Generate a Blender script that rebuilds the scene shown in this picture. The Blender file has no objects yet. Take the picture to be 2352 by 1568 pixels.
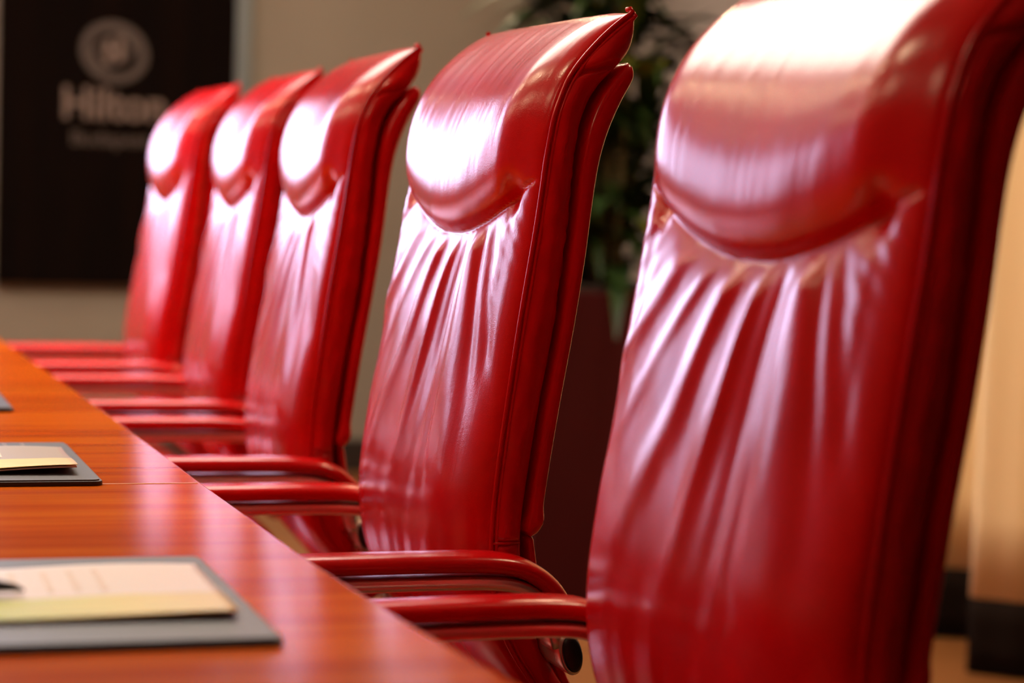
import bpy, bmesh, math, random
import numpy as np
from mathutils import Vector, Matrix, noise

random.seed(7); np.random.seed(7)
C = bpy.context.scene.collection
S = bpy.context.scene
PI = math.pi

# ------------------------------------------------------------------ camera
cam = bpy.data.cameras.new('camera'); cam_o = bpy.data.objects.new('camera', cam); C.objects.link(cam_o)
S.camera = cam_o
yaw, pitch, roll = [math.radians(v) for v in (17.88, -3.937, -1.85)]
F = Vector((math.sin(yaw)*math.cos(pitch), math.cos(yaw)*math.cos(pitch), math.sin(pitch)))
R = F.cross(Vector((0, 0, 1))).normalized(); U = R.cross(F)
R2 = R*math.cos(roll) - U*math.sin(roll); U2 = R*math.sin(roll) + U*math.cos(roll)
CAMZ = 1.065
m = Matrix.Identity(4)
for i in range(3):
    m[i][0], m[i][1], m[i][2] = R2[i], U2[i], -F[i]
m[2][3] = CAMZ
cam_o.matrix_world = m
cam.sensor_width = 36.0; cam.lens = 5161.4*36/2352
cam.clip_start = 0.05
cam.dof.use_dof = True; cam.dof.focus_distance = 2.34; cam.dof.aperture_fstop = 3.3

S.view_settings.view_transform = 'Standard'; S.view_settings.look = 'None'
S.view_settings.gamma = 1.0; S.view_settings.use_curve_mapping = False
S.view_settings.exposure = 0.0

# ------------------------------------------------------------------ daylight outside the windows
w = bpy.data.worlds.new('world'); S.world = w; w.use_nodes = True
bg = w.node_tree.nodes['Background']; bg.inputs[0].default_value = (0.67, 0.67, 1.0, 1); bg.inputs[1].default_value = 13.5

XL, XR, YB, YF, ZC = -3.6, 2.85, -2.5, 8.0, 2.9         # room box
WFS = [(-3.2, -2.30, 1.13, 2.45), (-1.62, 0.42, 1.13, 2.45)]   # far wall windows x0 x1 z0 z1
WL = []; WLZ = (1.13, 2.45)        # left wall windows (y ranges)

def portal(name, loc, rot, sx, sy):
    l = bpy.data.lights.new(name, 'AREA'); l.shape = 'RECTANGLE'; l.size = sx; l.size_y = sy
    l.cycles.is_portal = True
    o = bpy.data.objects.new(name, l); o.location = loc; o.rotation_euler = rot; C.objects.link(o)
for WF in WFS: portal('window_portal', ((WF[0]+WF[1])/2, YF+0.09, (WF[2]+WF[3])/2), (-PI/2, 0, 0), WF[1]-WF[0], WF[3]-WF[2])
for a, b in WL:
    portal('window_portal', (XL-0.09, (a+b)/2, (WLZ[0]+WLZ[1])/2), (0, -PI/2, 0), WLZ[1]-WLZ[0], b-a)

# ------------------------------------------------------------------ materials
def mat(name, col, rough=0.5, metal=0.0, spec=0.5, coat=0.0, coat_r=0.1):
    mt = bpy.data.materials.new(name); mt.use_nodes = True
    b = mt.node_tree.nodes['Principled BSDF']
    b.inputs['Base Color'].default_value = (*col, 1); b.inputs['Roughness'].default_value = rough
    b.inputs['Metallic'].default_value = metal; b.inputs['Specular IOR Level'].default_value = spec
    b.inputs['Coat Weight'].default_value = coat; b.inputs['Coat Roughness'].default_value = coat_r
    return mt
def N(mt, typ, **kw):
    n = mt.node_tree.nodes.new(typ)
    for k, v in kw.items(): setattr(n, k, v)
    return n
def L(mt, a, b): mt.node_tree.links.new(a, b)
def coords(mt, scale=(1, 1, 1), kind='Object'):
    t = N(mt, 'ShaderNodeTexCoord'); mp = N(mt, 'ShaderNodeMapping'); mp.inputs['Scale'].default_value = scale
    L(mt, t.outputs[kind], mp.inputs['Vector']); return mp.outputs[0]
def noise_t(mt, vec, scale, detail=3, rough=.55):
    n = N(mt, 'ShaderNodeTexNoise'); n.inputs['Scale'].default_value = scale; n.inputs['Detail'].default_value = detail
    n.inputs['Roughness'].default_value = rough
    L(mt, vec, n.inputs['Vector']); return n.outputs[0]
def ramp(mt, fac, stops):
    r = N(mt, 'ShaderNodeValToRGB'); L(mt, fac, r.inputs[0])
    while len(r.color_ramp.elements) < len(stops): r.color_ramp.elements.new(0.5)
    for e, (p, c) in zip(r.color_ramp.elements, stops): e.position = p; e.color = (*c, 1)
    return r.outputs[0]
def bump(mt, hs):
    b = mt.node_tree.nodes['Principled BSDF']; prev = None
    for h, strength, dist in hs:
        bp = N(mt, 'ShaderNodeBump'); bp.inputs['Strength'].default_value = strength; bp.inputs['Distance'].default_value = dist
        L(mt, h, bp.inputs['Height'])
        if prev: L(mt, prev, bp.inputs['Normal'])
        prev = bp.outputs[0]
    L(mt, prev, b.inputs['Normal'])

def leather(name, col, fine_lines=True):
    mt = mat(name, col, 0.205, 0, 0.34, 0.06, 0.15)
    b = mt.node_tree.nodes['Principled BSDF']
    v = coords(mt)
    c = noise_t(mt, v, 14, 4)
    L(mt, ramp(mt, c, [(0.3, tuple(x*.88 for x in col)), (0.7, tuple(min(1, x*1.08) for x in col))]), b.inputs['Base Color'])
    vo = N(mt, 'ShaderNodeTexVoronoi'); vo.inputs['Scale'].default_value = 750; L(mt, v, vo.inputs['Vector'])
    hs = [(vo.outputs['Distance'], 0.10, 0.0006), (noise_t(mt, v, 160, 3), 0.12, 0.0008)]
    if fine_lines:
        v2 = coords(mt, (4, 60, 3)); hs.append((noise_t(mt, v2, 1.6, 3), 0.10, 0.002))
    bump(mt, hs)
    return mt
M = {}
M['leather'] = leather('red_leather', (0.66, 0.003, 0.005))
M['leather_plain'] = leather('red_leather_smooth', (0.66, 0.003, 0.005), False)
M['chrome'] = mat('chrome', (0.80, 0.75, 0.66), 0.30, 0.85)
M['black'] = mat('black_plastic', (0.008, 0.010, 0.010), 0.35)
M['pad'] = mat('dark_grey_leather', (0.034, 0.036, 0.042), 0.42)
bump(M['pad'], [(noise_t(M['pad'], coords(M['pad']), 420, 3), 0.25, 0.001)])
M['pad_edge'] = mat('pad_edge', (0.018, 0.014, 0.013), 0.5)
M['paper'] = mat('paper', (0.9, 0.86, 0.78), 0.6)
M['silver_ink'] = mat('silver_ink', (0.30, 0.28, 0.28), 0.35)
M['pale_ink'] = mat('pale_ink', (0.95, 0.86, 0.74), 0.6)
M['inlay'] = mat('inlay', (1.0, 0.55, 0.15), 0.4)
M['maroon'] = mat('maroon_lacquer', (0.045, 0.002, 0.003), 0.7, 0, .15)
M['soil'] = mat('soil', (0.03, 0.02, 0.012), 0.9)
M['leaf'] = mat('leaf', (0.020, 0.045, 0.008), 0.42)
b_ = M['leaf'].node_tree.nodes['Principled BSDF']
L(M['leaf'], ramp(M['leaf'], noise_t(M['leaf'], coords(M['leaf']), 3.5, 2), [(0.35, (0.006, 0.018, 0.003)), (0.60, (0.016, 0.038, 0.004)), (0.74, (0.25, 0.24, 0.02))]), b_.inputs['Base Color'])
M['stem'] = mat('stem', (0.10, 0.09, 0.03), 0.6)
M['alu'] = mat('aluminium', (0.20, 0.23, 0.235), 0.35, 0.3)
M['sign'] = mat('dark_wood_panel', (0.012, 0.006, 0.004), 0.85, 0, 0.05)
L(M['sign'], ramp(M['sign'], noise_t(M['sign'], coords(M['sign'], (9, 1, .6)), 2.2, 4), [(0.3, (0.0028, 0.0014, 0.0010)), (0.75, (0.0065, 0.0024, 0.0012))]), M['sign'].node_tree.nodes['Principled BSDF'].inputs['Base Color'])
M['logo'] = mat('bronze_lettering', (0.17, 0.115, 0.09), 0.5)
M['logo_dim'] = mat('dim_bronze_lettering', (0.062, 0.040, 0.030), 0.5)
M['wall'] = mat('greige_wall', (0.27, 0.225, 0.175), 0.85)
L(M['wall'], ramp(M['wall'], noise_t(M['wall'], coords(M['wall']), 1.2, 3), [(0.3, (0.235, 0.195, 0.145)), (0.7, (0.28, 0.235, 0.185))]), M['wall'].node_tree.nodes['Principled BSDF'].inputs['Base Color'])
M['fill_cut'] = mat('dark_fill_cut_wall', (0.055, 0.032, 0.020), 0.6)  # unseen walls made dark to cut fill light and reflections on the chairs
M['ceil'] = mat('white_ceiling', (0.78, 0.74, 0.68), 0.9)
M['floor'] = mat('brown_floor', (0.42, 0.19, 0.075), 0.45)
L(M['floor'], ramp(M['floor'], noise_t(M['floor'], coords(M['floor'], (1, 6, 1)), 3, 4), [(0.3, (0.17, 0.060, 0.012)), (0.7, (0.23, 0.085, 0.020))]), M['floor'].node_tree.nodes['Principled BSDF'].inputs['Base Color'])
M['skirt'] = mat('dark_baseboard', (0.02, 0.012, 0.008), 0.5)
M['frame'] = mat('white_window_frame', (0.7, 0.7, 0.7), 0.4)
M['drape'] = mat('gold_drape', (0.82, 0.62, 0.34), 0.75)
bump(M['drape'], [(noise_t(M['drape'], coords(M['drape'], (300, 300, 300)), 1.0, 2), 0.15, 0.001)])
M['hem'] = mat('dark_hem', (0.009, 0.0045, 0.0025), 0.9, 0, .1)
def glass():
    mt = bpy.data.materials.new('window_glass'); mt.use_nodes = True; nt = mt.node_tree; nt.nodes.clear()
    o = nt.nodes.new('ShaderNodeOutputMaterial'); mx = nt.nodes.new('ShaderNodeMixShader')
    t = nt.nodes.new('ShaderNodeBsdfTransparent'); g = nt.nodes.new('ShaderNodeBsdfGlossy'); g.inputs['Roughness'].default_value = 0.02
    mx.inputs[0].default_value = 0.06
    nt.links.new(t.outputs[0], mx.inputs[1]); nt.links.new(g.outputs[0], mx.inputs[2]); nt.links.new(mx.outputs[0], o.inputs[0])
    return mt
M['glass'] = glass()
def emit(name, col, s):
    mt = bpy.data.materials.new(name); mt.use_nodes = True; nt = mt.node_tree; nt.nodes.clear()
    o = nt.nodes.new('ShaderNodeOutputMaterial'); e = nt.nodes.new('ShaderNodeEmission'); e.inputs[0].default_value = (*col, 1); e.inputs[1].default_value = s
    nt.links.new(e.outputs[0], o.inputs[0]); return mt
M['lamp_warm'] = emit('warm_lamp_glow', (1.0, 0.74, 0.45), 105.0)
M['lamp_panel'] = emit('ceiling_panel_glow', (1.0, 0.86, 0.72), 10.5)

def wood():
    mt = mat('orange_cherry_wood', (0.6, 0.17, 0.03), 0.16, 0, 0.25, 0.0, 0.12)
    b = mt.node_tree.nodes['Principled BSDF']
    v = coords(mt, (1.1, 20, 1)); n1 = noise_t(mt, v, 1.3, 5, .55)
    v2 = coords(mt, (1.0, 5.0, 1)); n2 = noise_t(mt, v2, 1.1, 3)
    v3 = coords(mt, (7, 300, 1)); n3 = noise_t(mt, v3, 1.0, 2)
    c1 = ramp(mt, n1, [(0.30, (0.66, 0.105, 0.003)), (0.47, (0.80, 0.145, 0.004)), (0.62, (0.93, 0.22, 0.006)), (0.8, (0.74, 0.12, 0.003))])
    c2 = ramp(mt, n2, [(0.35, (0.72, 0.62, 0.55)), (0.65, (1, 1, 1))])
    mx = N(mt, 'ShaderNodeMixRGB', blend_type='MULTIPLY'); mx.inputs[0].default_value = 0.8
    L(mt, c1, mx.inputs[1]); L(mt, c2, mx.inputs[2])
    mx2 = N(mt, 'ShaderNodeMixRGB', blend_type='MULTIPLY'); mx2.inputs[0].default_value = 0.12
    L(mt, mx.outputs[0], mx2.inputs[1]); L(mt, ramp(mt, n3, [(0.3, (0.5, 0.4, 0.35)), (0.55, (1, 1, 1))]), mx2.inputs[2])
    L(mt, mx2.outputs[0], b.inputs['Base Color'])
    return mt
M['wood'] = wood()

# ------------------------------------------------------------------ helpers
def link(name, me, material, parent=None, smooth=True):
    if material: me.materials.append(material)
    if smooth:
        me.polygons.foreach_set('use_smooth', [True]*len(me.polygons))
    me.update()
    o = bpy.data.objects.new(name, me); C.objects.link(o)
    if parent: o.parent = parent
    return o
def mesh_from(name, verts, faces):
    me = bpy.data.meshes.new(name); me.from_pydata([tuple(map(float, v)) for v in verts], [], faces)
    bm = bmesh.new(); bm.from_mesh(me); bmesh.ops.recalc_face_normals(bm, faces=bm.faces); bm.to_mesh(me); bm.free()
    return me
def from_bm(name, bm):
    bmesh.ops.recalc_face_normals(bm, faces=bm.faces)
    me = bpy.data.meshes.new(name); bm.to_mesh(me); bm.free(); return me
def loft(rings, cap=True, closed=True):
    n = len(rings[0]); V = [p for r in rings for p in r]; Fc = []
    for i in range(len(rings)-1):
        for j in range(n if closed else n-1):
            k = (j+1) % n
            Fc.append((i*n+j, i*n+k, (i+1)*n+k, (i+1)*n+j))
    if cap:
        for base in (0, (len(rings)-1)*n):
            c = np.mean([V[base+j] for j in range(n)], axis=0); V.append(c); ci = len(V)-1
            for j in range(n): Fc.append((base+j, base+(j+1) % n, ci))
    return V, Fc
def box_bm(bm, x0, x1, y0, y1, z0, z1, bev=0.0, seg=2):
    r = bmesh.ops.create_cube(bm, size=1.0); vs = r['verts']
    bmesh.ops.scale(bm, vec=(x1-x0, y1-y0, z1-z0), verts=vs)
    bmesh.ops.translate(bm, vec=((x0+x1)/2, (y0+y1)/2, (z0+z1)/2), verts=vs)
    if bev:
        es = list({e for v in vs for e in v.link_edges})
        bmesh.ops.bevel(bm, geom=es, offset=bev, segments=seg, affect='EDGES', profile=0.5)
def box(name, x0, x1, y0, y1, z0, z1, material, parent=None, bev=0.0, smooth=False):
    bm = bmesh.new(); box_bm(bm, x0, x1, y0, y1, z0, z1, bev)
    return link(name, from_bm(name, bm), material, parent, smooth)
def struct(o): o['kind'] = 'structure'; return o
def empty(name, loc=(0, 0, 0), rz=0.0, label=None, cat=None, group=None):
    o = bpy.data.objects.new(name, None); C.objects.link(o); o.location = loc; o.rotation_euler = (0, 0, rz)
    o.empty_display_size = 0.1
    if label: tag(o, label, cat, group)
    return o
def tag(o, label, cat, group=None):
    o['label'] = label; o['category'] = cat
    if group: o['group'] = group
    return o
def cyl_rings(path, radii, n=12, flat=None):
    """tube along a 3-D path"""
    path = [np.array(p, float) for p in path]; rings = []
    up = np.array([0.0, 1.0, 0.0])
    for i, p in enumerate(path):
        d = path[min(i+1, len(path)-1)] - path[max(i-1, 0)]; d /= np.linalg.norm(d)
        u = up if abs(d @ up) < 0.95 else np.array([1.0, 0, 0])
        a = np.cross(d, u); a /= np.linalg.norm(a); b = np.cross(a, d)
        r = radii[i] if hasattr(radii, '__len__') else radii
        ra, rb = (r, r) if flat is None else flat
        rings.append([p + a*ra*math.cos(2*PI*k/n) + b*rb*math.sin(2*PI*k/n) for k in range(n)])
    return rings
def tube(name, path, r, material, parent=None, n=12, flat=None):
    V, Fc = loft(cyl_rings(path, r, n, flat)); return link(name, mesh_from(name, V, Fc), material, parent)
def resample(pts, n, sm=60):
    """Catmull-Rom through points, n samples equally spaced, lightly smoothed"""
    P = np.array(pts, float); P = np.vstack([2*P[0]-P[1], P, 2*P[-1]-P[-2]]); out = []
    for i in range(1, len(P)-2):
        for t in np.linspace(0, 1, 24, endpoint=(i == len(P)-3)):
            out.append(.5*((2*P[i]) + (-P[i-1]+P[i+1])*t + (2*P[i-1]-5*P[i]+4*P[i+1]-P[i+2])*t*t + (-P[i-1]+3*P[i]-3*P[i+1]+P[i+2])*t**3))
    out = np.array(out); e0, e1 = out[0].copy(), out[-1].copy()
    for _ in range(sm):
        out[1:-1] = (out[:-2]+2*out[1:-1]+out[2:])/4
    out[0], out[-1] = e0, e1
    s = np.r_[0, np.cumsum(np.linalg.norm(np.diff(out, axis=0), axis=1))]; q = np.linspace(0, s[-1], n)
    return np.stack([np.interp(q, s, out[:, k]) for k in range(out.shape[1])], 1)
def nz(x, y, z=0.0): return noise.noise(Vector((x, y, z)))

# ------------------------------------------------------------------ room
def wall_with_holes(name, axis, pos, lo, hi, holes, thick, zc):
    """axis 'y': plane at y=pos spanning x lo..hi; axis 'x': plane at x=pos spanning y lo..hi"""
    bm = bmesh.new()
    cuts = sorted({lo, hi, *[h[0] for h in holes], *[h[1] for h in holes]})
    for a, b in zip(cuts[:-1], cuts[1:]):
        hs = [h for h in holes if h[0] <= a and h[1] >= b]
        segs = [(0, zc)] if not hs else [(0, hs[0][2]), (hs[0][3], zc)]
        for z0, z1 in segs:
            if axis == 'y': box_bm(bm, a, b, min(pos, pos+thick), max(pos, pos+thick), z0, z1)
            else: box_bm(bm, min(pos, pos+thick), max(pos, pos+thick), a, b, z0, z1)
    return struct(link(name, from_bm(name, bm), M['fill_cut' if name in ('wall_left', 'wall_near', 'wall_right_near') else 'wall'], None, False))
wall_with_holes('wall_far', 'y', YF, XL, XR+.15, WFS, 0.15, ZC)
wall_with_holes('wall_left', 'x', XL, YB, YF, [(a, b, *WLZ) for a, b in WL], -0.15, ZC)
wall_with_holes('wall_right', 'x', XR, 3.0, YF, [], 0.15, ZC)
wall_with_holes('wall_right_near', 'x', XR, YB, 3.0, [], 0.15, ZC)  # split off and kept dark to cut bounce onto the chair sides
wall_with_holes('wall_near', 'y', YB, XL, XR, [], -0.15, ZC)
struct(box('floor', XL-.15, XR+.15, YB-.15, YF+.15, -0.1, 0.0, M['floor']))
struct(box('ceiling', XL-.15, XR+.15, YB-.15, YF+.15, ZC, ZC+.1, M['ceil']))
struct(box('baseboard_far', XL, XR, YF-.015, YF, 0, .12, M['skirt']))
struct(box('baseboard_right', XR-.015, XR, YB, YF-.015, 0, .12, M['skirt']))

def window(name, axis, pos, a, b, z0, z1, nm):
    o = bpy.data.objects.new(name, None); C.objects.link(o); o['kind'] = 'structure'
    bm = bmesh.new(); gb = bmesh.new()
    def bb(B, u0, u1, v0, v1, w0, w1):
        if axis == 'y': box_bm(B, u0, u1, w0, w1, v0, v1)
        else: box_bm(B, w0, w1, u0, u1, v0, v1)
    p0, p1 = (pos+.03, pos+.08) if axis == 'y' else (pos-.08, pos-.03)
    bb(bm, a, b, z0, z0+.05, p0, p1); bb(bm, a, b, z1-.05, z1, p0, p1)
    for k in range(nm+2):
        x = a + (b-a-.05)*k/(nm+1); bb(bm, x, x+.05, z0+.05, z1-.05, p0, p1)
    bb(gb, a+.01, b-.01, z0+.01, z1-.01, (p0+p1)/2-.002, (p0+p1)/2+.002)
    link('window_frame', from_bm('window_frame', bm), M['frame'], o, False)
    link('window_pane', from_bm('window_pane', gb), M['glass'], o, False)
window('window_1', 'y', YF, *WFS[0], 0)
window('window_2', 'y', YF, *WFS[1], 1)
for i, (a, b) in enumerate(WL): window('window_%d' % (i+3), 'x', XL, a, b, *WLZ, 0)

# ------------------------------------------------------------------ sign board on the far wall
def disc_ring(name, cx, cz, rx0, rz0, rx1, rz1, y0, y1, material, parent, n=48, tilt=0.0):
    V = []; Fc = []
    for k in range(n):
        a = 2*PI*k/n; c, s = math.cos(a), math.sin(a)
        for rx, rz in ((rx0, rz0), (rx1, rz1)):
            for y in (y0, y1):
                x_, z_ = rx*c, rz*s
                V.append((cx + x_*math.cos(tilt)-z_*math.sin(tilt), y, cz + x_*math.sin(tilt)+z_*math.cos(tilt)))
    for k in range(n):
        a, b = 4*k, 4*((k+1) % n)
        Fc += [(a, b, b+2, a+2), (a+1, a+3, b+3, b+1), (a, a+1, b+1, b), (a+2, b+2, b+3, a+3)]
    return link(name, mesh_from(name, V, Fc), material, parent, False)
def text_mesh(name, body, size, extrude, material, parent, loc, rot, sx=1.0, bold=0.0, align='CENTER'):
    cu = bpy.data.curves.new('t', 'FONT'); cu.body = body; cu.size = size; cu.extrude = extrude; cu.offset = bold
    cu.align_x = align; cu.resolution_u = 4
    to = bpy.data.objects.new('t', cu); C.objects.link(to)
    bpy.context.view_layer.update()
    me = bpy.data.meshes.new_from_object(to); bpy.data.objects.remove(to)
    me.materials.clear()
    o = link(name, me, material, parent, False); o.location = loc; o.rotation_euler = rot; o.scale = (sx, 1, 1)
    return o
sx0, sx1, sz0, sz1 = 0.68, 1.50, 0.675, 2.25
sign = empty('sign_board', ((sx0+sx1)/2, YF, sz0), 0, 'tall dark brown sign panel with emblem and lettering on the far wall', 'sign')
def loc_par(o, par): o.parent = par; o.matrix_parent_inverse = Matrix.Translation(-Vector(par.location)); return o
loc_par(box('panel', sx0, sx1, YF-.05, YF-.002, sz0, sz1, M['sign'], bev=.003), sign)
fr = box('edge_profile', sx1, sx1+.055, YF-.06, YF-.002, sz0, sz1, M['alu'], bev=.004); loc_par(fr, sign); fr['label'] = 'pale metal edge strip'
ye = YF-.056
lx, lz = 1.072, 1.488
em = disc_ring('emblem_ring', lx, lz, .120, .106, .088, .072, ye, ye+.008, M['logo_dim'], None, tilt=-.35); loc_par(em, sign)
em = disc_ring('emblem_ring', lx-.004, lz+.004, .084, .050, .062, .034, ye, ye+.008, M['logo_dim'], None, tilt=.45); loc_par(em, sign)
bm = bmesh.new()
box_bm(bm, lx-.034, lx-.012, ye-.004, ye+.004, lz-.040, lz+.044); box_bm(bm, lx+.010, lx+.032, ye-.004, ye+.004, lz-.034, lz+.052)
box_bm(bm, lx-.014, lx+.012, ye-.0035, ye+.004, lz-.008, lz+.014)
em = link('monogram', from_bm('monogram', bm), M['logo'], None, False); loc_par(em, sign)
tm = text_mesh('lettering', 'Hilton', .155, .004, M['logo'], None, (1.075, ye, 1.255), (PI/2, 0, 0), 0.93, .0035); loc_par(tm, sign)
tm = text_mesh('lettering', 'Budapest', .070, .004, M['logo_dim'], None, (1.065, ye, 1.163), (PI/2, 0, 0), 1.08, .001); loc_par(tm, sign)

# ------------------------------------------------------------------ ceiling lamps
k = 0
lamp_where = {}
for y, wy in ((1.3, 'added front'), (2.7, 'nearest'), (4.1, 'second'), (5.5, 'third'), (6.9, 'farthest')):  # front lamp added to brighten the near end of the table
    for x, wx in ((-2.4, 'left'), (-0.9, 'table'), (1.9, 'curtain')):
        if y < 2 and x > -2: continue
        t = empty('ceiling_downlight', (x, y, ZC), 0, 'round warm recessed downlight in the %s row on the %s side' % (wy, wx), 'ceiling light', 'warm downlights in the ceiling')
        ring = disc_ring('trim_ring', 0, 0, .135, .135, .110, .110, -.006, .006, M['alu'], t); ring.rotation_euler = (PI/2, 0, 0); ring.location = (0, 0, -.006)
        bm = bmesh.new(); bmesh.ops.create_circle(bm, cap_ends=True, radius=.110, segments=32)
        dsk = link('lamp_disc', from_bm('lamp_disc', bm), M['lamp_warm'], t, False); dsk.location = (0, 0, -.004)
# flush luminous ceiling panels
for lx0, ly0, hw_, hl_, lb in ((0.50, 5.0, .80, .95, 'wide flush warm white luminous ceiling panel above the chairs'),):
    t = empty('ceiling_light_panel', (lx0, ly0, ZC), 0, lb, 'ceiling light')
    box('panel_frame', -hw_-.03, hw_+.03, -hl_-.03, hl_+.03, -.02, 0, M['alu'], t)
    box('diffuser', -hw_, hw_, -hl_, hl_, -.024, -.0201, M['lamp_panel'], t)

# ------------------------------------------------------------------ boardroom chair
W = .239
seam_pts = [(.045, .495), (.010, .540), (-.020, .580), (-.040, .625), (-.0486, .6967), (-.0411, .7862), (-.0317, .8629), (-.0212, .944), (-.0113, 1.007), (-.0031, 1.0722), (.0005, 1.1058),
            (.0078, 1.1462), (.0210, 1.178), (.038, 1.2015), (.0567, 1.2222), (.0755, 1.2385), (.0885, 1.2478)]
rear_pts = [(.064, .515), (.036, .545), (.0130, .585), (-.006, .635), (-.0164, .6972), (-.0094, .7722), (.0022, .8539), (.013, .9173), (.0195, .9806), (.0250, 1.0348), (.0290, 1.0933),
            (.0360, 1.1383), (.0500, 1.1680), (.0670, 1.1868), (.0830, 1.2060), (.0905, 1.2270), (.0905, 1.2440)]
shf_pts = [(-.0145, .700), (-.0070, .772), (.0045, .854), (.0155, .917), (.0222, .980), (.0278, 1.035), (.0320, 1.093),
           (.0395, 1.135), (.0520, 1.164), (.0655, 1.181), (.0745, 1.1975)]
shr_pts = [(.0065, .7036), (.0137, .7628), (.0246, .8402), (.0376, .9221), (.0473, .9902), (.0534, 1.0491), (.0592, 1.0899),
           (.0678, 1.1217), (.0813, 1.1538), (.0945, 1.1800), (.0975, 1.1970)]
NT, NS = 300, 150
SE = resample(seam_pts, NT, 220); RE = resample(rear_pts, NT)
dS = np.gradient(SE, axis=0); dS /= np.linalg.norm(dS, axis=1)[:, None]
for _ in range(20): dS[1:-1] = (dS[:-2]+2*dS[1:-1]+dS[2:])/4
NF = np.stack([-dS[:, 1], dS[:, 0]], 1)
tt = np.linspace(0, 1, NT)

def sstep(a, b, x):
    x = min(1, max(0, (x-a)/(b-a))); return x*x*(3-2*x)
def crease_z(s):
    a = abs(s)
    if a < .78: return 1.052 - .042*math.cos(PI/2*a/.78)**0.85
    return 1.052 + .022*((a-.78)/.22)
folds = [(-.10, .13, .0100), (-.23, .040, -.0034), (-.01, .030, -.0040), (.095, .035, -.0036), (-.36, .05, -.0025), (.25, .042, .0070), (.47, .050, .0085), (.66, .03, .0026), (.84, .045, .0048), (1.1, .06, .0026)]
def front_disp(s, t, z):
    """forward offset of the front leather at lateral s (-1 near side .. 1 far side)"""
    a = abs(s)
    D0 = .019
    edge = max(0.0, 1 - a**6)**.5
    top = math.sqrt(max(0, 1-max(0, (t-.84)/.16)**2.4))
    d = D0*edge*(.12+.88*top) + .008*top*math.sin(PI*min(1, t*1.1))*(1-a*a)*.6
    d += .012*edge*math.exp(-((z-.71)/.13)**2)                         # lumbar swell
    q = z - crease_z(s); y = s*W
    cw = sstep(1.02, .80, a); mid = sstep(1.0, .72, a)
    if q > 0:
        head = (1-math.exp(-q/.030))*(.009*mid+.002*edge)*sstep(.20, .06, q)*1.0
        d += head + .0065*(1-math.exp(-q/.0055))*mid*edge*sstep(.20, .03, q)
    rec = math.exp(-abs(q)/.040) if q < 0 else math.exp(-q/.022)
    d -= rec*(.0070*mid+.002*edge)
    d -= (.0042*math.exp(-(q/(.0016 if q < 0 else .0030))**2)*(.75-.45*mid))*sstep(1.0, .93, a)
    # pinch where the crease turns out to the side
    d -= .007*math.exp(-((a-.80)/.05)**2-(q/.016)**2)
    # groove between bolster and centre panel under the crease
    if q < 0:
        env = sstep(0, -.035, q)*sstep(-.40, -.10, q)
        th = math.atan2(y+.085, 1.19-z)
        fd = 0.0
        for th0, wd, am in folds:
            fd += am*math.exp(-((th-th0 - .03*nz(z*9, th0*7, 1.3))/wd)**2)*(0.75+.5*nz(z*6, th0*11, 4.0))
        d += env*fd*sstep(1.0, .86, a)*1.05
        d -= .0010*math.exp(-((a-.82)/.045)**2)*sstep(0, -.03, q)*sstep(-.36, -.05, q)
        # short puckers hanging from the side of the crease
        pk = math.sin((y*(1 if s > 0 else -1)*.55 + z)*260 + 2*nz(y*20, z*20))
        d += .0003*pk*sstep(.62, .80, a)*sstep(1.0, .93, a)*sstep(-.14, -.03, q)*sstep(0, -.02, q)
        d += .0012*nz(y*30, z*9, 3.0)*edge
    else:
        d += (.0006*nz(y*30+z*6, z*5, 8.0) + .00018*nz(y*110, z*12, 5.0))*edge
    return d
def back_cushion():
    rings = []
    ss = np.sin(np.linspace(-PI/2, PI/2, NS)*.98)/math.sin(PI/2*.98)
    KG = 16
    for i in range(NT):
        t = tt[i]; sx, sz = SE[i]; rx, rz = RE[i]; n = NF[i]
        ring = []
        for s in ss:
            d = front_disp(s, t, sz)
            ring.append((sx+n[0]*d, s*W, sz+n[1]*d))
        def gus(side):
            out = []
            wob = .0022*nz(sz*38, side*3.0, 2.0)*sstep(.45, .65, t) + .0016*nz(sz*75, side, 9.0)*sstep(.5, .7, t)
            for k in range(1, KG):
                q = k/KG
                x = sx+(rx+wob-sx)*q; z = sz+(rz-sz)*q
                b = .0095*math.sin(PI*q)**.8*(1-.55*sstep(.93, 1, t))
                b += .0022*nz(z*32, q*2.2, side*5+1)*math.sin(PI*q)
                b -= .0075*math.exp(-((z-1.192-.25*(x-.06))/.0032)**2)*math.sin(PI*q)**.5*(1 if t > .8 else 0)
                b -= .0060*math.exp(-((z-.697)/.0030)**2)*math.sin(PI*q)**.5   # cross seam
                b += .0020*math.exp(-((z-1.202)/.010)**2)*math.sin(PI*q)*(1 if t > .8 else 0)
                out.append((x, side*(W+b), z))
            return out
        ring += gus(1)
        wob = .0022*nz(sz*38, 3.0, 2.0)*sstep(.45, .65, t)
        for yy in np.linspace(W-.001, -W+.001, 10): ring.append((rx+wob, yy, rz))
        ring += gus(-1)[::-1]
        rings.append(ring)
    V, Fc = loft(rings); return mesh_from('backrest_cushion', V, Fc)
def se_section(cx, cz, nx, nzv, half, hw, e=2.6, n=44, back_bulge=0.0):
    out = []
    for k in range(n):
        a = 2*PI*k/n; c, s = math.cos(a), math.sin(a)
        u = half*math.copysign(abs(s)**(2/e), s); y = hw*math.copysign(abs(c)**(2/(e*3.2)), c)
        if u > 0: u += back_bulge*(1-(y/hw)**2)
        out.append((cx+nx*u, y, cz+nzv*u))
    return out
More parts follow.
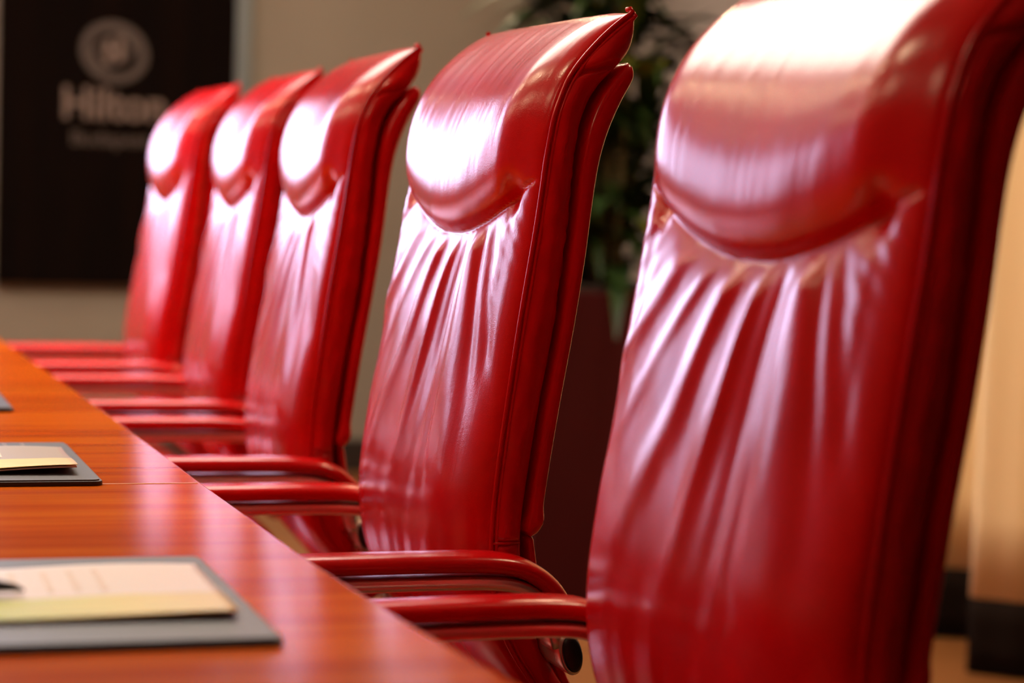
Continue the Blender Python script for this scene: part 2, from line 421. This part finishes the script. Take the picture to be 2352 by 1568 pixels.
def panel_loft(name, f_pts, r_pts, hw, n=110, e=2.6, round_top=.05, round_bot=.03, rim=0.0, bulge=0.0):
    A = resample(f_pts, n); B = resample(r_pts, n); rings = []
    for i in range(n):
        t = i/(n-1); c = (A[i]+B[i])/2; d = B[i]-A[i]; h = np.linalg.norm(d)/2; d /= (2*h)
        k = 1.0
        if t > 1-round_top: k = math.sqrt(max(.0, 1-((t-1+round_top)/round_top)**2))
        if t < round_bot: k = min(k, math.sqrt(max(.0, 1-((round_bot-t)/round_bot)**2)))
        k = max(k, .04)
        hh = h*k + rim*math.exp(-((t-.035)/.02)**2)*k
        rings.append(se_section(c[0], c[1], d[0], d[1], hh, hw-(1-k)*.012+rim*math.exp(-((t-.035)/.02)**2), e, back_bulge=bulge*k))
    V, Fc = loft(rings); return mesh_from(name, V, Fc)
def piping_mesh():
    V = []; Fc = []
    def add(path, r):
        v, f = loft(cyl_rings(path, r, 8)); o = len(V); V.extend(v); Fc.extend([tuple(i+o for i in q) for q in f])
    wav = lambda z, t: .0016*nz(z*30, 2.0)*sstep(.72, .86, t)
    for side in (-1, 1):
        for off, rr in ((.0, .0027), (.0052, .0023)):
            p = []
            for i in range(0, NT, 2):
                n = NF[i]; t = tt[i]; w_ = wav(SE[i][1], t)
                p.append((SE[i][0]-n[0]*(off-.001)+w_, side*(W+.0012+off*.35), SE[i][1]-n[1]*(off-.001)+w_*.5))
            # little curl at the corner
            x, y, z = p[-1]
            p += [(x+.0025, y, z+.003), (x+.0015, y-side*.003, z+.006), (x-.001, y-side*.0075, z+.0052)]
            add(p, rr)
        add([(-.0480, side*(W+.0015), .697), (-.036, side*(W+.0075), .6973), (-.0185, side*(W+.003), .6975)], .0016)
    x, z = SE[-1]
    add([(x+.001, yy, z-.001+.002*math.cos(yy*9)) for yy in np.linspace(-W, W, 40)], .0026)
    return mesh_from('piping', V, Fc)
def capsule_pad(path, hw, ht, name, n=20, e=2.8):
    P = resample(path, 70); rings = []
    d = np.gradient(P, axis=0); d /= np.linalg.norm(d, axis=1)[:, None]
    for i in range(len(P)):
        t = i/(len(P)-1); k = 1.0
        if t < .03: k = math.sqrt(1-((.03-t)/.03)**2)
        if t > .97: k = math.sqrt(max(0, 1-((t-.97)/.03)**2))
        k = max(k, .08); nx, nz_ = -d[i][1], d[i][0]
        ring = []
        for j in range(n):
            a = 2*PI*j/n; c, s = math.cos(a), math.sin(a)
            u = ht*k*math.copysign(abs(s)**(2/2.2), s); y = hw*(.5+.5*k)*math.copysign(abs(c)**(2/e), c)
            ring.append((P[i][0]+nx*u, y, P[i][1]+nz_*u))
        rings.append(ring)
    V, Fc = loft(rings); return mesh_from(name, V, Fc)

def make_chair():
    root = empty('boardroom_chair')
    cu = link('backrest_cushion', back_cushion(), M['leather'], root)
    link('piping', piping_mesh(), M['leather_plain'], cu)
    link('back_shell', panel_loft('back_shell', shf_pts, shr_pts, W+.009, e=3.8, round_top=.038, rim=.0028, bulge=.003), M['leather_plain'], root)
    link('lower_shell', panel_loft('lower_shell',
         [(-.012, .705), (-.001, .638), (.0170, .578), (.0330, .537), (.0630, .500), (.0780, .470)],
         [(.004, .705), (.0160, .640), (.0380, .578), (.0550, .540), (.0850, .500), (.0950, .470)], W-.004, e=3), M['leather_plain'], root)
    # seat
    bm = bmesh.new(); box_bm(bm, -.49, .035, -.245, .245, .375, .475, .035, 5)
    for v in bm.verts:
        if v.co.z > .44: v.co.z += .018*(1-(v.co.y/.26)**2)*(1-((v.co.x+.24)/.30)**2) - .03*max(0, (-v.co.x-.38))*2
    st = link('seat_cushion', from_bm('seat_cushion', bm), M['leather_plain'], root)
    bm = bmesh.new(); box_bm(bm, -.46, .02, -.23, .23, .345, .372, .01, 2)
    link('seat_pan', from_bm('seat_pan', bm), M['black'], root)
    for side in (-1, 1):
        yc = side*(W+.052)
        pad = link('arm_pad', capsule_pad([(-.445, .668), (-.43, .680), (-.39, .6865), (-.25, .6875), (-.12, .6880), (-.060, .6860), (-.030, .6790), (-.008, .6650), (.006, .6480), (.013, .6300)], .027, .0105, 'arm_pad'), M['leather_plain'], root)
        pad.location = (0, yc, 0 if side < 0 else -.010)
        # chrome bar under the pad, curving down at both ends
        path = resample([(-.40, .430), (-.452, .50), (-.462, .60), (-.448, .648), (-.41, .6665), (-.25, .6675), (-.12, .6680), (-.055, .6660), (-.028, .6580), (-.012, .6450), (-.003, .6250), (.004, .600)], 90)
        rings = []
        d = np.gradient(path, axis=0); d /= np.linalg.norm(d, axis=1)[:, None]
        for i in range(len(path)):
            nx, nz_ = -d[i][1], d[i][0]; ring = []
            for j in range(16):
                a = 2*PI*j/16; c, s = math.cos(a), math.sin(a)
                u = .0075*math.copysign(abs(s)**.55, s); y = .021*math.copysign(abs(c)**.4, c)
                ring.append((path[i][0]+nx*u, y, path[i][1]+nz_*u))
            rings.append(ring)
        V, Fc = loft(rings)
        bar = link('arm_bar', mesh_from('arm_bar', V, Fc), M['chrome'], pad)
        # oval pivot hub
        n = 36; rings = []; tl = math.radians(-14)
        ys = [side*(W-.02), side*(W+.070), side*(W+.075), side*(W+.076)]
        for yy, k in zip(ys, (1, 1, .93, .80)):
            ring = []
            for j in range(n):
                a = 2*PI*j/n; u, v = .0125*k*math.cos(a), .0235*k*math.sin(a)
                ring.append((.017+u*math.cos(tl)+v*math.sin(-tl)*-1, yy, .594-u*math.sin(-tl)*-1+v*math.cos(tl)))
            rings.append(ring)
        V, Fc = loft(rings); hub = link('arm_hub', mesh_from('arm_hub', V, Fc), M['chrome'], root)
        rings = []
        for yy, k in zip([side*(W+.0755), side*(W+.0795), side*(W+.0805)], (.82, .78, .60)):
            rings.append([(.017+.0125*k*math.cos(2*PI*j/n)*math.cos(tl)+.0235*k*math.sin(2*PI*j/n)*math.sin(tl), yy,
                           .594-.0125*k*math.cos(2*PI*j/n)*math.sin(tl)+.0235*k*math.sin(2*PI*j/n)*math.cos(tl)) for j in range(n)])
        V, Fc = loft(rings); cp = link('end_cap', mesh_from('end_cap', V, Fc), M['black'], hub); cp['label'] = 'black oval end cap'
        # bracket from seat pan to the front foot of the bar
        bm = bmesh.new(); box_bm(bm, -.41, -.37, min(side*.20, yc+side*.02), max(side*.20, yc+side*.02), .415, .44, .004)
        # lies beside the seat, fixed to the pan
        link('arm_bracket', from_bm('arm_bracket', bm), M['chrome'], root)
    tube('gas_column', [(-.22, 0, .35), (-.22, 0, .24), (-.22, 0, .239), (-.22, 0, .09)], [.022, .022, .030, .030], M['chrome'], root, 20)
    bm = bmesh.new(); box_bm(bm, -.34, -.10, -.08, .08, .315, .35, .012)
    link('tilt_mechanism', from_bm('tilt_mechanism', bm), M['black'], root)
    for q in range(5):
        a = 2*PI*q/5 + .3; c, s = math.cos(a), math.sin(a)
        path = [(-.22+r*c, r*s, z) for r, z in ((.02, .115), (.08, .112), (.18, .100), (.27, .085), (.30, .080))]
        leg = tube('base_leg', path, [.024, .022, .018, .015, .012], M['chrome'], root, 12)
        bm = bmesh.new()
        for sd in (-1, 1):
            r_ = bmesh.ops.create_cone(bm, cap_ends=True, segments=24, radius1=.028, radius2=.028, depth=.018)
            bmesh.ops.rotate(bm, verts=r_['verts'], cent=(0, 0, 0), matrix=Matrix.Rotation(PI/2, 3, 'X'))
            bmesh.ops.translate(bm, verts=r_['verts'], vec=(.0, sd*.013, .0285))
        box_bm(bm, -.008, .008, -.008, .008, .03, .072)
        cst = link('caster', from_bm('caster', bm), M['black'], leg, False)
        cst.location = (-.22+.295*c, .295*s, 0); cst.rotation_euler = (0, 0, a+PI/2)
    return root

def copy_tree(o, parent=None):
    c = o.copy(); C.objects.link(c)
    if parent is not None: c.parent = parent
    for ch in o.children: copy_tree(ch, c)
    return c
chair = make_chair()
fits = [(.778, 1.432, 3.0), (.741, 2.198, .9), (.722, 2.965, -2.8), (.759, 3.719, -2.0), (.766, 4.481, -.6)]
labels = ['glossy red leather chair nearest the camera, large and blurred, top cut off by the frame',
          'sharply focused high-backed red leather chair, second from the camera along the table',
          'high-backed red leather chair in the middle of the row, third from the camera',
          'blurred red leather chair, fourth from the camera, between the middle and farthest chairs',
          'farthest red leather chair of the row, in front of the dark sign panel']
protos = list(chair.children)
for i, ((X, Y, r), lb) in enumerate(zip(fits, labels)):
    o = chair if i == 0 else copy_tree(chair)
    rr = math.radians(r)
    lt = Vector((-math.sin(rr), math.cos(rr), 0))
    o.location = Vector((X, Y, 0)) + lt*W; o.rotation_euler = (0, 0, rr)
    tag(o, lb, 'chair', 'red boardroom chairs along the table')

# ------------------------------------------------------------------ conference table
edge = [(.60, -.40), (.575, .2), (.53, .75), (.485, 1.15), (.458, 1.384), (.444, 1.534), (.436, 1.68), (.428, 1.861), (.4245, 2.068), (.420, 2.374), (.416, 2.848), (.410, 3.30), (.402, 3.75), (.388, 4.403), (.37, 5.0), (.35, 5.5)]
EP = resample([(a, b) for a, b in edge], 90)
XM = -.62
outline = [(x, y) for x, y in EP] + [(2*XM-x, y) for x, y in EP[::-1]]
ZT = .74; TH = .036
def slab(name, outl, z0, z1, material, parent=None, bev=.003):
    bm = bmesh.new(); vs = [bm.verts.new((x, y, z0)) for x, y in outl]; f = bm.faces.new(vs)
    r = bmesh.ops.extrude_face_region(bm, geom=[f]); nv = [g for g in r['geom'] if isinstance(g, bmesh.types.BMVert)]
    bmesh.ops.translate(bm, verts=nv, vec=(0, 0, z1-z0))
    if bev:
        es = [e for e in bm.edges if abs(e.verts[0].co.z-z1) < 1e-6 and abs(e.verts[1].co.z-z1) < 1e-6]
        bmesh.ops.bevel(bm, geom=es, offset=bev, segments=3, affect='EDGES', profile=.5)
    return link(name, from_bm(name, bm), material, parent, False)
table = empty('conference_table', (XM, 2.5, 0), 0, 'long boat-shaped glossy orange cherry wood conference table', 'table')
tp = slab('tabletop', outline, ZT-TH, ZT, M['wood'], None); loc_par(tp, table)
for p in tp.data.polygons: p.use_smooth = len(p.vertices) == 4 and abs(p.normal.z) < .98
il = box('inlay_strip', 2*XM-.415, .415, 2.3580, 2.3610, ZT-.0005, ZT+.0004, M['inlay']); loc_par(il, table); il['label'] = 'thin pale inlay line'
for yy in (.5, 2.5, 4.5):
    pl = box('pedestal', XM-.35, XM+.35, yy-.25, yy+.25, .03, ZT-TH-.001, M['wood'], bev=.01); loc_par(pl, table)
    ft = box('foot_plate', XM-.45, XM+.45, yy-.32, yy+.32, 0, .03, M['maroon'], bev=.006); loc_par(ft, table)

# ------------------------------------------------------------------ desk pads with brochures
def rrect(x0, x1, y0, y1, r, n=6):
    out = []
    for cx, cy, a0 in ((x1-r, y1-r, 0), (x0+r, y1-r, PI/2), (x0+r, y0+r, PI), (x1-r, y0+r, 3*PI/2)):
        for k in range(n+1):
            a = a0+PI/2*k/n; out.append((cx+r*math.cos(a), cy+r*math.sin(a)))
    return out
def desk_pad(x1, y0, y1, label, shear=0.0, text=False):
    PX, PY = .50, y1-y0; t = empty('desk_pad', (x1-PX/2, (y0+y1)/2, ZT), 0, label, 'desk pad', 'dark desk pads on the table')
    t.rotation_euler = (0, 0, shear)
    slab('pad_base', rrect(-PX/2, PX/2, -PY/2, PY/2, .010), 0.0003, .0050, M['pad_edge'], t, bev=.0012)
    slab('pad_top', rrect(-PX/2+.003, PX/2-.003, -PY/2+.003, PY/2-.003, .008), .0050, .0066, M['pad'], t, bev=.001)
    if text:
        bm = bmesh.new()
        for i, (xx, ln) in enumerate([(.150, .028), (.163, .045), (.176, .034), (.196, .052)]):
            yy = PY/2-.014
            while yy > PY/2-.014-ln:
                w_ = random.uniform(.004, .009); box_bm(bm, xx-.0022, xx+.0022, yy-w_, yy, .0066, .0068); yy -= w_+.0012
        link('printed_marks', from_bm('printed_marks', bm), M['silver_ink'], t, False)
    return t
ZP = ZT+.0066
desk_pad(.332, 1.520, 1.868, 'dark grey leather desk pad nearest the camera, blurred, under a pale brochure', .0)
desk_pad(.314, 2.345, 2.680, 'dark leather desk pad at the inlay line, under a creased brochure', 0.0, True)
desk_pad(.290, 3.075, 3.42, 'farthest dark desk pad, only its corner showing at the left frame edge', 0.0)

def brochure_mat(name, paper):
    mt = mat(name, paper, .38)
    b = mt.node_tree.nodes['Principled BSDF']
    tc = N(mt, 'ShaderNodeTexCoord'); sep = N(mt, 'ShaderNodeSeparateXYZ'); L(mt, tc.outputs['Object'], sep.inputs[0])
    # y (object) 0 at the near edge: printed grass band .0 - .07
    mpv = coords(mt, (8, 60, 1)); n1 = noise_t(mt, mpv, 1.2, 3)
    grass = ramp(mt, n1, [(0.30, (0.25, 0.12, 0.06)), (0.42, (0.50, 0.50, 0.06)), (0.52, (0.80, 0.72, 0.16)), (0.62, (0.85, 0.42, 0.10)), (0.75, (0.90, 0.75, 0.48))])
    gx = N(mt, 'ShaderNodeMapRange'); gx.inputs[1].default_value = -.17; gx.inputs[2].default_value = .02; L(mt, sep.outputs[0], gx.inputs[0])
    tint = ramp(mt, gx.outputs[0], [(0.0, (0.60, 0.85, 0.08)), (0.5, (0.98, 0.92, 0.25)), (0.9, (1.0, 0.84, 0.50))])
    mx = N(mt, 'ShaderNodeMixRGB', blend_type='MIX'); mx.inputs[0].default_value = .75; L(mt, grass, mx.inputs[1]); L(mt, tint, mx.inputs[2])
    wob = N(mt, 'ShaderNodeMath', operation='MULTIPLY'); wob.inputs[1].default_value = .02; L(mt, noise_t(mt, coords(mt), 14, 2), wob.inputs[0])
    ad = N(mt, 'ShaderNodeMath', operation='ADD'); L(mt, sep.outputs[1], ad.inputs[0]); L(mt, wob.outputs[0], ad.inputs[1])
    gt = N(mt, 'ShaderNodeMath', operation='GREATER_THAN'); gt.inputs[1].default_value = .090; L(mt, ad.outputs[0], gt.inputs[0])
    fin = N(mt, 'ShaderNodeMixRGB'); L(mt, gt.outputs[0], fin.inputs[0]); L(mt, mx.outputs[0], fin.inputs[1]); fin.inputs[2].default_value = (*paper, 1)
    L(mt, fin.outputs[0], b.inputs['Base Color'])
    return mt
def brochure(x1, y0, lx_, ly, rot, label, lift, material, rows, skew=0.0):
    """origin at the near right corner on the pad"""
    t = empty('brochure', (x1, y0, ZP), rot, label, 'brochure', 'brochures on the desk pads')
    nx_, ny_ = 48, 30; top = []; 
    def hgt(x, y):
        u = -x/lx_; v = y/ly
        h = .0022 + lift*math.exp(-(u/.28)**2)*math.exp(-(v/.5)**2) + .0016*math.sin(u*9)*v + .0030*lift*60*.02*math.exp(-((v-.95)/.3)**2)*max(0, math.sin(u*7+1))
        return h
    for side in (0, 1):
        V = []; Fc = []
        for i in range(nx_+1):
            for j in range(ny_+1):
                x = -lx_*i/nx_; y = ly*j/ny_; xx = x + skew*y
                V.append((xx, y, max(.0004, hgt(x, y) - (.0003 if side == 0 else .0022)*(1 if side else 1))))
        n0 = len(V)
        for i in range(nx_+1):
            for j in range(ny_+1):
                x = -lx_*i/nx_; y = ly*j/ny_; xx = x+skew*y; z = V[i*(ny_+1)+j][2]
                V.append((xx, y, z+(.0003 if side == 0 else .0013)))
        for i in range(nx_):
            for j in range(ny_):
                a = i*(ny_+1)+j; q = (a, a+1, a+ny_+2, a+ny_+1); Fc.append(q); Fc.append(tuple(n0+k for k in q[::-1]))
        rim = [i*(ny_+1) for i in range(nx_+1)] + [nx_*(ny_+1)+j for j in range(1, ny_+1)] + [i*(ny_+1)+ny_ for i in range(nx_-1, -1, -1)] + [j for j in range(ny_-1, 0, -1)]
        for a, b in zip(rim, rim[1:]+rim[:1]): Fc.append((a, b, n0+b, n0+a))
        if side == 0:
            for k in range(len(V)): V[k] = (V[k][0], V[k][1], V[k][2]+.0009)
            link('cover', mesh_from('cover', V, Fc), material, t)
        else:
            for k in range(len(V)): V[k] = (V[k][0]*.995-.001, V[k][1]*.995+.0005, V[k][2]-.0002)
            link('pages', mesh_from('pages', V, Fc), M['paper'], t)
    for xx, ya, yb in rows:
        bm = bmesh.new(); y = ya
        while y < yb:
            w_ = random.uniform(.003, .008); z = hgt(xx, y)+.0009
            box_bm(bm, xx+skew*y-.0022, xx+skew*y+.0022, y, min(y+w_, yb), z+.0001, z+.0004); y += w_+.0010
        link('printed_line', from_bm('printed_line', bm), M['pale_ink'], t, False)
    return t
BM1 = brochure_mat('brochure_print_pale', (0.95, 0.90, 0.82)); BM2 = brochure_mat('brochure_print_grey', (0.47, 0.42, 0.35))
brochure(.313, 1.592, .36, .215, 0, 'pale brochure with a yellow green band on the nearest desk pad', .003, BM1,
         [(x, .10, .19) for x in (-.085, -.105, -.125, -.150, -.175)], .02)
brochure(.293, 2.392, .36, .212, 0, 'grey creased brochure with curled corner on the pad at the inlay line', .007, BM2,
         [(-.075, .10, .165), (-.102, .10, .175), (-.13, .10, .17)], .03)
# pen on the near brochure
pen = empty('pen', (.165, 1.690, ZP+.0105), 0, 'blurred black pen tip on the nearest brochure at the left frame edge', 'pen')
tube('barrel', [(-.13, .012, 0), (-.02, .002, 0)], .0055, M['black'], pen, 16)
tube('tip', [(-.02, .002, 0), (-.003, .0003, -.002), (.004, 0, -.004)], [.0053, .003, .001], M['black'], pen, 16)

# ------------------------------------------------------------------ gold drape along the right wall
def drape():
    t = empty('curtain', (2.68, 4.5, 0), 0, 'full-length golden drape with dark hem, hanging behind the nearest chair', 'curtain')
    y0, y1 = 3.3, 5.50; n = 420
    def prof(y):
        ph = (y-4.45)/.50*2*PI
        return 2.67 - .085*math.cos(ph) - .022*math.cos(2.3*ph+.8) - .010*math.cos(5.1*ph)
    def sheet(z0, z1, zs):
        V = []; Fc = []
        for off in (0, .006):
            for z in zs:
                for i in range(n+1):
                    y = y0+(y1-y0)*i/n; sp = 1+.10*(1-z/ZC)
                    x = 2.67+(prof(y+.02*math.sin(z*1.4+y))-2.67)*sp
                    V.append((x-2.68+off, y-4.5, z))
        m_ = len(zs)*(n+1)
        for k in range(2):
            for r in range(len(zs)-1):
                for i in range(n):
                    a = k*m_+r*(n+1)+i; Fc.append((a, a+1, a+n+2, a+n+1))
        for i in range(n):
            for r in (0, len(zs)-1):
                a = r*(n+1)+i; Fc.append((a, a+1, m_+a+1, m_+a))
        for r in range(len(zs)-1):
            for e in (0, n):
                a = r*(n+1)+e; Fc.append((a, a+n+1, m_+a+n+1, m_+a))
        return V, Fc
    V, Fc = sheet(0, 0, list(np.linspace(.175, ZC-.03, 16))); link('drape_fabric', mesh_from('drape_fabric', V, Fc), M['drape'], t)
    V, Fc = sheet(0, 0, list(np.linspace(.004, .175, 4))); h = link('hem_band', mesh_from('hem_band', V, Fc), M['hem'], t); h['label'] = 'dark brown band along the bottom'
drape()

# ------------------------------------------------------------------ planter with palm
px, py = 2.02, 5.60
pl = empty('potted_palm', (px, py, 0), 0, 'leafy dark green palm in a tall maroon planter behind the two nearest chairs', 'plant')
bm = bmesh.new(); box_bm(bm, -.22, .22, -.22, .22, 0, .805, .008)
link('planter', from_bm('planter', bm), M['maroon'], pl, False)
box('soil', -.195, .195, -.195, .195, .805, .818, M['soil'], pl)
def blade(V, Fc, base, az, length, width, droop, up):
    n = 10; d = np.array([math.cos(az), math.sin(az), 0]); sd = np.array([-math.sin(az), math.cos(az), 0]); o = len(V)
    for i in range(n+1):
        t = i/n; c = np.array(base)+d*length*(t*math.cos(up))+np.array([0, 0, length*(math.sin(up)*t-droop*t*t)])
        w_ = width*math.sin(PI*(.06+.94*t)**.7)**.9*.5+.001
        for s in (-1, 0, 1): V.append(c+sd*w_*s+np.array([0, 0, .25*w_*abs(s)]))
    for i in range(n):
        for j in range(2):
            a = o+i*3+j; Fc.append((a, a+1, a+4, a+3))
stems = []
for k in range(13):
    a = random.uniform(0, 2*PI); r0 = random.uniform(.02, .12); h = random.uniform(1.25, 2.3)
    lean = random.uniform(.03, .16)
    path = [(r0*math.cos(a)+lean*t*t*math.cos(a), r0*math.sin(a)+lean*t*t*math.sin(a), .81+(h-.81)*t) for t in np.linspace(0, 1, 8)]
    tube('stem', path, [.011-.005*t for t in np.linspace(0, 1, 8)], M['stem'], pl, 8)
    stems.append(path)
V = []; Fc = []
for path in stems:
    for q in range(30):
        t = random.uniform(.04, 1); i = t*7; i0 = min(6, int(i)); p = np.array(path[i0])*(1-(i-i0))+np.array(path[i0+1])*(i-i0)
        az = random.uniform(0, 2*PI); ln = random.uniform(.26, .50)
        if math.cos(az) > 0: ln = min(ln, max(.12, (.50-p[0])/math.cos(az)))
        blade(V, Fc, p, az, ln, random.uniform(.04, .075), random.uniform(.25, .8), random.uniform(.2, 1.15))
fo = link('foliage', mesh_from('foliage', V, Fc), M['leaf'], pl)
